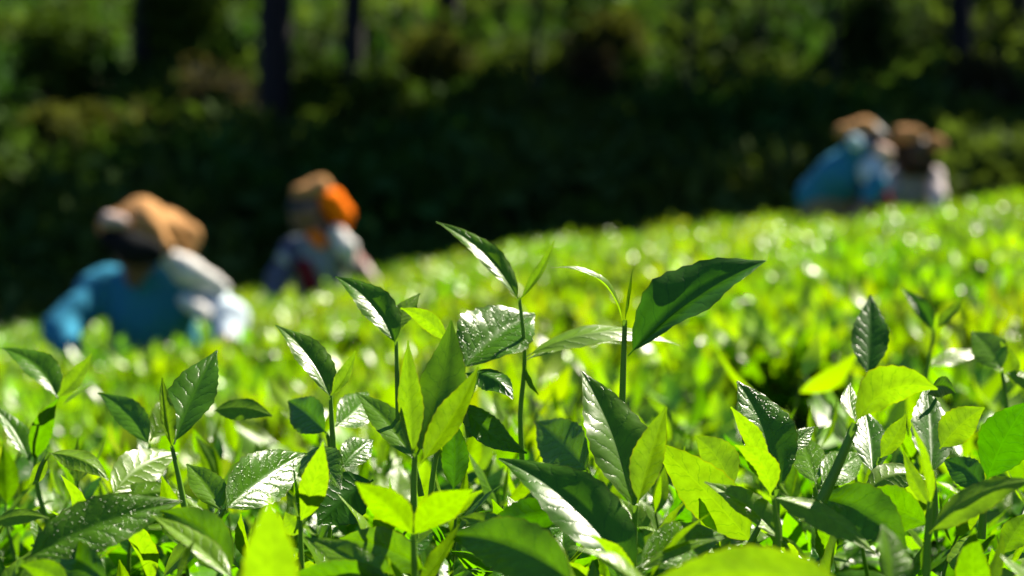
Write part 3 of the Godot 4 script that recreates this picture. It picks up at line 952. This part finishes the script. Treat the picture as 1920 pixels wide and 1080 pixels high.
func head(acc: Array, o: Node3D, c: Vector3, fwd: Vector3, up: Vector3) -> void:
	fwd = fwd.normalized()
	up = (up - fwd * up.dot(fwd)).normalized()
	var r := fwd.cross(up)
	var p := [
		[c + up * 0.025 - fwd * 0.025, c + up * 0.02 + fwd * 0.015, 0.088, 0.078], [c - up * 0.05 + fwd * 0.02, c - up * 0.085 + fwd * 0.045, 0.058, 0.036],
		[c + up * 0.0 + fwd * 0.085, c - up * 0.03 + fwd * 0.108, 0.009, 0.014], [c + r * 0.02 + up * 0.018 + fwd * 0.088, c + r * 0.045 + up * 0.016 + fwd * 0.075, 0.009, 0.008], [c - r * 0.02 + up * 0.018 + fwd * 0.088, c - r * 0.045 + up * 0.016 + fwd * 0.075, 0.009, 0.008],
		[c + r * 0.083 + up * 0.012, c + r * 0.083 - up * 0.03, 0.014, 0.010], [c - r * 0.083 + up * 0.012, c - r * 0.083 - up * 0.03, 0.014, 0.010],
		[c + r * 0.018 - up * 0.062 + fwd * 0.085, c - r * 0.018 - up * 0.062 + fwd * 0.085, 0.008, 0.008],
		[c - up * 0.06 - fwd * 0.02, c - up * 0.15 - fwd * 0.04, 0.055, 0.055],
	]
	acc.append(blob(p, 0.007, 0.02))
	var ball := SphereMesh.new()
	ball.radius = 0.012
	ball.height = 0.024
	ball.radial_segments = 12
	ball.rings = 6
	for s in [-1.0, 1.0]:
		part("eye", ball, M.eye, o, c + r * 0.032 * s + up * 0.004 + fwd * 0.080 - o.position)
	var h := [[c + up * 0.045 - fwd * 0.045, c + up * 0.05 + fwd * 0.02, 0.084, 0.074], [c - fwd * 0.07, c - up * 0.06 - fwd * 0.06, 0.06, 0.035]]
	part("hair", to_mesh([moved(blob(h, 0.012, 0.03), -o.position)]), M.hair, o)

func moved(a: Array, by: Vector3) -> Array:
	var v: PackedVector3Array = a[0]
	for i in v.size(): v[i] += by
	return [v, a[1], a[2], a[3], a[4]]

func garment(o: Node3D, called: String, prims: Array, m: Material, cell := 0.016, k := 0.05, ripple := 0.016) -> void:
	part(called, to_mesh([moved(blob(prims, cell, k, ripple, 6.0), -o.position)]), m, o)

func cap(x0: float, y0: float, d0: float, x1: float, y1: float, d1: float, r0: float, r1: float) -> Array:
	return [at(x0, y0, d0), at(x1, y1, d1), r0, r1]

func person(label: String, px: float, d: float, hips: Vector3, chest: Vector3, neck: Vector3, head_at: Vector3, fwd: Vector3, up: Vector3, arms: Array) -> Node3D:
	var x := (px - 960.0) / F * d
	var o := thing("person", label, "person", Vector3(x, ground_h(x, d), -d), "tea pickers working in the field")
	var acc := []
	var p := [[hips, chest, 0.13, 0.135], [chest, neck, 0.10, 0.055], [neck, head_at.lerp(neck, 0.4), 0.055, 0.055]]
	for a in arms:
		p.append([chest.lerp(a[0], 0.35), a[0], 0.08, 0.062])
		p.append([a[0], a[1], 0.052, 0.042])
		p.append([a[1], a[2], 0.040, 0.027])
	for s in [-1.0, 1.0]:
		var foot := Vector3(hips.x + s * 0.13, ground_h(hips.x + s * 0.13, -hips.z) + 0.11, hips.z)
		var knee := (hips + foot) * 0.5 + Vector3(s * 0.04, 0, 0.05)
		p.append([hips + Vector3(s * 0.08, -0.03, 0), knee, 0.085, 0.058])
		p.append([knee, foot, 0.055, 0.04])
		p.append([foot, foot + Vector3(0, -0.02, 0.15), 0.042, 0.03])
	acc.append(blob(p, 0.018, 0.04))
	for a in arms:
		hand(acc, a[2], a[3], a[4])
	head(acc, o, head_at, fwd, up)
	var moved_acc := []
	for a in acc: moved_acc.append(moved(a, -o.position))
	part("body", to_mesh(moved_acc), M.skin, o)
	return o

func settle(o: Node3D, by: float) -> void:
	o.position.y -= by

func people() -> void:
	M.eye = StandardMaterial3D.new()
	M.eye.albedo_color = lin(0.05, 0.035, 0.03)
	M.eye.roughness = 0.2
	M.hair = StandardMaterial3D.new()
	M.hair.albedo_color = lin(0.012, 0.010, 0.010)
	M.hair.roughness = 0.6
	var tan := cloth(0.36, 0.19, 0.075)
	var white := cloth(0.62, 0.60, 0.57)
	var blue := cloth(0.028, 0.170, 0.27)
	var pale_blue := cloth(0.46, 0.54, 0.60)
	var slate := cloth(0.22, 0.25, 0.28)
	var indigo := cloth(0.085, 0.09, 0.13)
	var maroon := cloth(0.14, 0.015, 0.02)
	var orange := cloth(0.85, 0.17, 0.002)
	var khaki := cloth(0.20, 0.16, 0.08)
	var charcoal := cloth(0.010, 0.011, 0.012)
	var pink := cloth(0.34, 0.20, 0.18)
	var o: Node3D
	# 1: bent over the bushes at left, towards the camera
	o = person("picker in a blue shirt bending over the tea at left, tan sacking on the head", 290, 7.0, at(292, 668, 7.05), at(285, 575, 6.80), at(270, 512, 6.68), at(256, 462, 6.56), Vector3(-0.2, -0.55, 0.8), Vector3(0.05, 0.85, 0.5),
		[[at(186, 530, 6.72), at(112, 602, 6.58), at(140, 650, 6.42), at(160, 690, 6.33), Vector3(1, 0, 0)], [at(380, 530, 6.76), at(430, 580, 6.60), at(424, 622, 6.44), at(466, 646, 6.32), Vector3(-1, 0, 0)]])
	garment(o, "shirt", [cap(290, 660, 7.0, 285, 570, 6.78, 0.19, 0.18), cap(194, 530, 6.74, 374, 532, 6.76, 0.085, 0.085), cap(186, 528, 6.72, 112, 602, 6.58, 0.082, 0.070), cap(112, 602, 6.58, 132, 638, 6.46, 0.066, 0.052), cap(210, 512, 6.74, 345, 512, 6.74, 0.06, 0.06), cap(270, 540, 6.72, 268, 506, 6.66, 0.11, 0.085)], blue)
	garment(o, "sleeve", [cap(384, 534, 6.75, 430, 585, 6.59, 0.080, 0.072), cap(430, 585, 6.59, 426, 622, 6.48, 0.066, 0.052)], pale_blue)
	garment(o, "head_sack", [cap(212, 410, 6.50, 268, 398, 6.55, 0.060, 0.084), cap(268, 398, 6.58, 316, 410, 6.64, 0.084, 0.050), cap(310, 398, 6.72, 352, 424, 6.74, 0.05, 0.05), cap(352, 424, 6.74, 350, 462, 6.74, 0.045, 0.03), cap(280, 415, 6.52, 312, 452, 6.56, 0.055, 0.03)], tan, 0.014, 0.035, 0.02)
	garment(o, "head_band", [cap(206, 430, 6.46, 290, 456, 6.45, 0.045, 0.045), cap(240, 450, 6.45, 250, 455, 6.45, 0.055, 0.055)], charcoal)
	garment(o, "cloth_knot", [cap(206, 396, 6.43, 226, 398, 6.43, 0.035, 0.03)], cloth(0.40, 0.32, 0.30), 0.012, 0.02, 0.008)
	garment(o, "shoulder_cloth", [cap(306, 462, 6.58, 350, 490, 6.58, 0.035, 0.055), cap(350, 490, 6.58, 418, 524, 6.62, 0.055, 0.03), cap(345, 545, 6.53, 382, 572, 6.52, 0.022, 0.03)], white, 0.012, 0.03, 0.014)
	garment(o, "skirt", [[at(292, 675, 7.06), Vector3(at(292, 675, 7.06).x, o.position.y + 0.22, -7.06), 0.18, 0.25]], maroon, 0.022)
	settle(o, 0.035)
	# 2: orange scarf
	o = person("picker with a bright orange scarf behind the head, left of centre", 600, 10.0, at(604, 566, 10.1), at(598, 490, 10.0), at(592, 430, 9.95), at(574, 386, 9.9), Vector3(-0.75, -0.4, 0.45), Vector3(-0.3, 0.9, 0.1),
		[[at(548, 455, 9.92), at(522, 505, 9.82), at(508, 552, 9.7), at(500, 590, 9.62), Vector3(1, 0, 0)], [at(648, 458, 9.98), at(682, 492, 9.9), at(708, 515, 9.8), at(735, 540, 9.72), Vector3(0, 0, 1)]])
	garment(o, "shirt", [cap(602, 566, 10.1, 598, 485, 10.0, 0.16, 0.155), cap(556, 452, 9.95, 644, 456, 9.99, 0.08, 0.08), cap(596, 440, 9.96, 594, 428, 9.95, 0.09, 0.07)], slate)
	garment(o, "sleeve", [cap(548, 455, 9.92, 522, 505, 9.82, 0.075, 0.066), cap(522, 505, 9.82, 510, 545, 9.72, 0.062, 0.05)], indigo)
	garment(o, "sleeve", [cap(650, 458, 9.98, 674, 486, 9.91, 0.070, 0.060)], pink)
	garment(o, "shoulder_cloth", [cap(634, 422, 9.88, 650, 450, 9.86, 0.05, 0.065), cap(650, 450, 9.86, 662, 478, 9.86, 0.06, 0.03)], white, 0.014, 0.03, 0.012)
	garment(o, "head_sack", [cap(562, 346, 9.86, 600, 338, 9.92, 0.055, 0.07), cap(600, 340, 9.92, 612, 372, 9.96, 0.06, 0.045)], tan, 0.014, 0.04, 0.016)
	garment(o, "scarf", [cap(622, 362, 9.92, 638, 385, 9.94, 0.075, 0.075), cap(612, 358, 9.9, 622, 362, 9.92, 0.05, 0.07), cap(640, 390, 9.94, 640, 408, 9.94, 0.06, 0.04)], orange, 0.014, 0.03, 0.014)
	garment(o, "collar", [cap(586, 425, 9.84, 602, 440, 9.83, 0.035, 0.035)], orange, 0.012, 0.02, 0.006)
	garment(o, "sash", [cap(572, 485, 9.82, 582, 515, 9.84, 0.05, 0.06)], maroon, 0.014, 0.03, 0.01)
	garment(o, "cuff", [cap(527, 466, 9.80, 534, 474, 9.80, 0.030, 0.030)], cloth(0.35, 0.36, 0.33), 0.012, 0.02, 0.004)
	garment(o, "skirt", [[at(604, 566, 10.1), Vector3(at(604, 566, 10.1).x, o.position.y + 0.22, -10.1), 0.17, 0.25]], indigo, 0.022)
	settle(o, 0.05)
	# 3: blue back, bent to the right
	o = person("picker with a blue back and white sleeve, left one of the pair at right", 1575, 10.2, at(1552, 372, 10.25), at(1580, 310, 10.15), at(1612, 272, 10.1), at(1628, 250, 10.05), Vector3(0.75, -0.6, 0.25), Vector3(0.35, 0.9, 0.1),
		[[at(1632, 302, 9.98), at(1642, 345, 9.9), at(1612, 374, 9.8), at(1598, 396, 9.74), Vector3(1, 0, 0)], [at(1618, 300, 10.3), at(1655, 340, 10.2), at(1660, 372, 10.1), at(1662, 400, 10.05), Vector3(-1, 0, 0)]])
	garment(o, "shirt", [cap(1538, 352, 10.22, 1580, 312, 10.12, 0.15, 0.155), cap(1580, 312, 10.12, 1608, 268, 10.05, 0.14, 0.085), cap(1608, 266, 10.02, 1612, 252, 10.0, 0.08, 0.07)], blue)
	garment(o, "sleeve", [cap(1632, 300, 9.97, 1640, 326, 9.91, 0.085, 0.07)], pale_blue)
	garment(o, "lower_sleeve", [cap(1642, 328, 9.9, 1628, 352, 9.86, 0.075, 0.055)], blue)
	garment(o, "head_sack", [cap(1578, 228, 10.0, 1622, 222, 10.02, 0.045, 0.06), cap(1622, 222, 10.02, 1650, 246, 10.04, 0.06, 0.055)], tan, 0.014, 0.04, 0.014)
	garment(o, "bundle_end", [cap(1650, 268, 9.96, 1660, 270, 9.96, 0.055, 0.05)], cloth(0.66, 0.46, 0.36), 0.012, 0.02, 0.008)
	garment(o, "head_band", [cap(1602, 246, 9.90, 1606, 252, 9.90, 0.042, 0.042)], cloth(0.45, 0.60, 0.66), 0.012, 0.02, 0.004)
	garment(o, "shawl", [cap(1650, 345, 9.94, 1662, 378, 9.94, 0.05, 0.05), cap(1640, 372, 9.98, 1660, 385, 9.96, 0.06, 0.05)], maroon, 0.014, 0.03, 0.01)
	garment(o, "skirt", [[at(1552, 372, 10.22), Vector3(at(1552, 372, 10.22).x, o.position.y + 0.22, -10.22), 0.18, 0.25]], khaki, 0.022)
	settle(o, 0.06)
	# 4: dark shawl, behind the third
	o = person("picker in a dark shawl with a pale sleeve, right one of the pair at right", 1715, 10.6, at(1706, 385, 10.65), at(1706, 330, 10.6), at(1708, 295, 10.5), at(1712, 272, 10.42), Vector3(0.3, -0.6, 0.7), Vector3(0.1, 0.9, 0.3),
		[[at(1748, 318, 10.5), at(1756, 350, 10.4), at(1752, 380, 10.3), at(1750, 404, 10.24), Vector3(-1, 0, 0)], [at(1672, 320, 10.5), at(1664, 352, 10.42), at(1676, 384, 10.32), at(1682, 406, 10.24), Vector3(1, 0, 0)]])
	garment(o, "shirt", [cap(1704, 388, 10.65, 1704, 335, 10.58, 0.15, 0.15), cap(1680, 325, 10.52, 1735, 322, 10.52, 0.075, 0.075), cap(1672, 322, 10.5, 1664, 352, 10.42, 0.07, 0.06)], slate)
	garment(o, "sleeve", [cap(1750, 314, 10.46, 1756, 350, 10.38, 0.062, 0.055), cap(1756, 350, 10.38, 1752, 374, 10.32, 0.058, 0.045)], cloth(0.58, 0.50, 0.48))
	garment(o, "shawl", [cap(1690, 268, 10.42, 1735, 272, 10.42, 0.075, 0.07), cap(1705, 295, 10.38, 1735, 300, 10.4, 0.07, 0.06)], cloth(0.03, 0.022, 0.014), 0.014, 0.04, 0.012)
	garment(o, "head_sack", [cap(1690, 238, 10.36, 1718, 240, 10.36, 0.06, 0.055)], tan, 0.014, 0.03, 0.012)
	garment(o, "bundle_end", [cap(1750, 254, 10.36, 1762, 258, 10.36, 0.055, 0.05)], tan, 0.014, 0.03, 0.01)
	garment(o, "skirt", [[at(1706, 388, 10.62), Vector3(at(1706, 388, 10.62).x, o.position.y + 0.22, -10.62), 0.17, 0.24]], charcoal, 0.022)
	settle(o, 0.05)

# ------------------------------------------------------------------ build
func _ready() -> void:
	var cam := Camera3D.new()
	cam.name = "camera"
	cam.position = Vector3(0, CAM_H, 0)
	cam.fov = rad_to_deg(2.0 * atan(540.0 / F))
	cam.near = 0.05
	cam.far = 400.0
	var lens := CameraAttributesPhysical.new()
	lens.frustum_focal_length = 68.0
	lens.frustum_focus_distance = 0.90
	lens.frustum_near = 0.05
	lens.frustum_far = 400.0
	lens.exposure_aperture = 6.8
	cam.attributes = lens
	add_child(cam)
	cam.current = true

	var sky_mat := ProceduralSkyMaterial.new()
	sky_mat.sky_top_color = Color(0.34, 0.49, 0.74)
	sky_mat.sky_horizon_color = Color(0.62, 0.70, 0.78)
	sky_mat.ground_bottom_color = Color(0.10, 0.12, 0.07)
	sky_mat.ground_horizon_color = Color(0.28, 0.32, 0.24)
	sky_mat.sky_curve = 0.12
	sky_mat.sun_angle_max = 2.0
	sky_mat.sky_energy_multiplier = 1.0
	var env := Environment.new()
	env.background_mode = Environment.BG_SKY
	env.sky = Sky.new()
	env.sky.sky_material = sky_mat
	env.background_energy_multiplier = 0.25
	env.tonemap_mode = Environment.TONE_MAPPER_LINEAR
	env.tonemap_exposure = 4.1
	env.sdfgi_enabled = true
	env.ssao_enabled = true
	env.ssil_enabled = true
	var around := WorldEnvironment.new()
	around.name = "sky"
	around.environment = env
	add_child(around)

	var sun := DirectionalLight3D.new()
	sun.name = "sun"
	sun.light_energy = 1.6
	sun.light_color = Color(1.0, 0.96, 0.88)
	sun.light_angular_distance = 0.5
	sun.shadow_enabled = true
	var elev := deg_to_rad(51.0)
	var az := deg_to_rad(43.0)    # to the right of straight ahead
	to_sun = Vector3(sin(az) * cos(elev), sin(elev), -cos(az) * cos(elev))
	sun.basis = Basis.looking_at(-to_sun, Vector3.UP)
	add_child(sun)

	rng.seed = 20240
	lumps.seed = 77
	lumps.frequency = 0.01
	lumps.fractal_octaves = 3
	make_materials()
	make_leaf_kinds()
	land()
	bank()
	field()
	near_bushes()
	people()
	near_shoots()
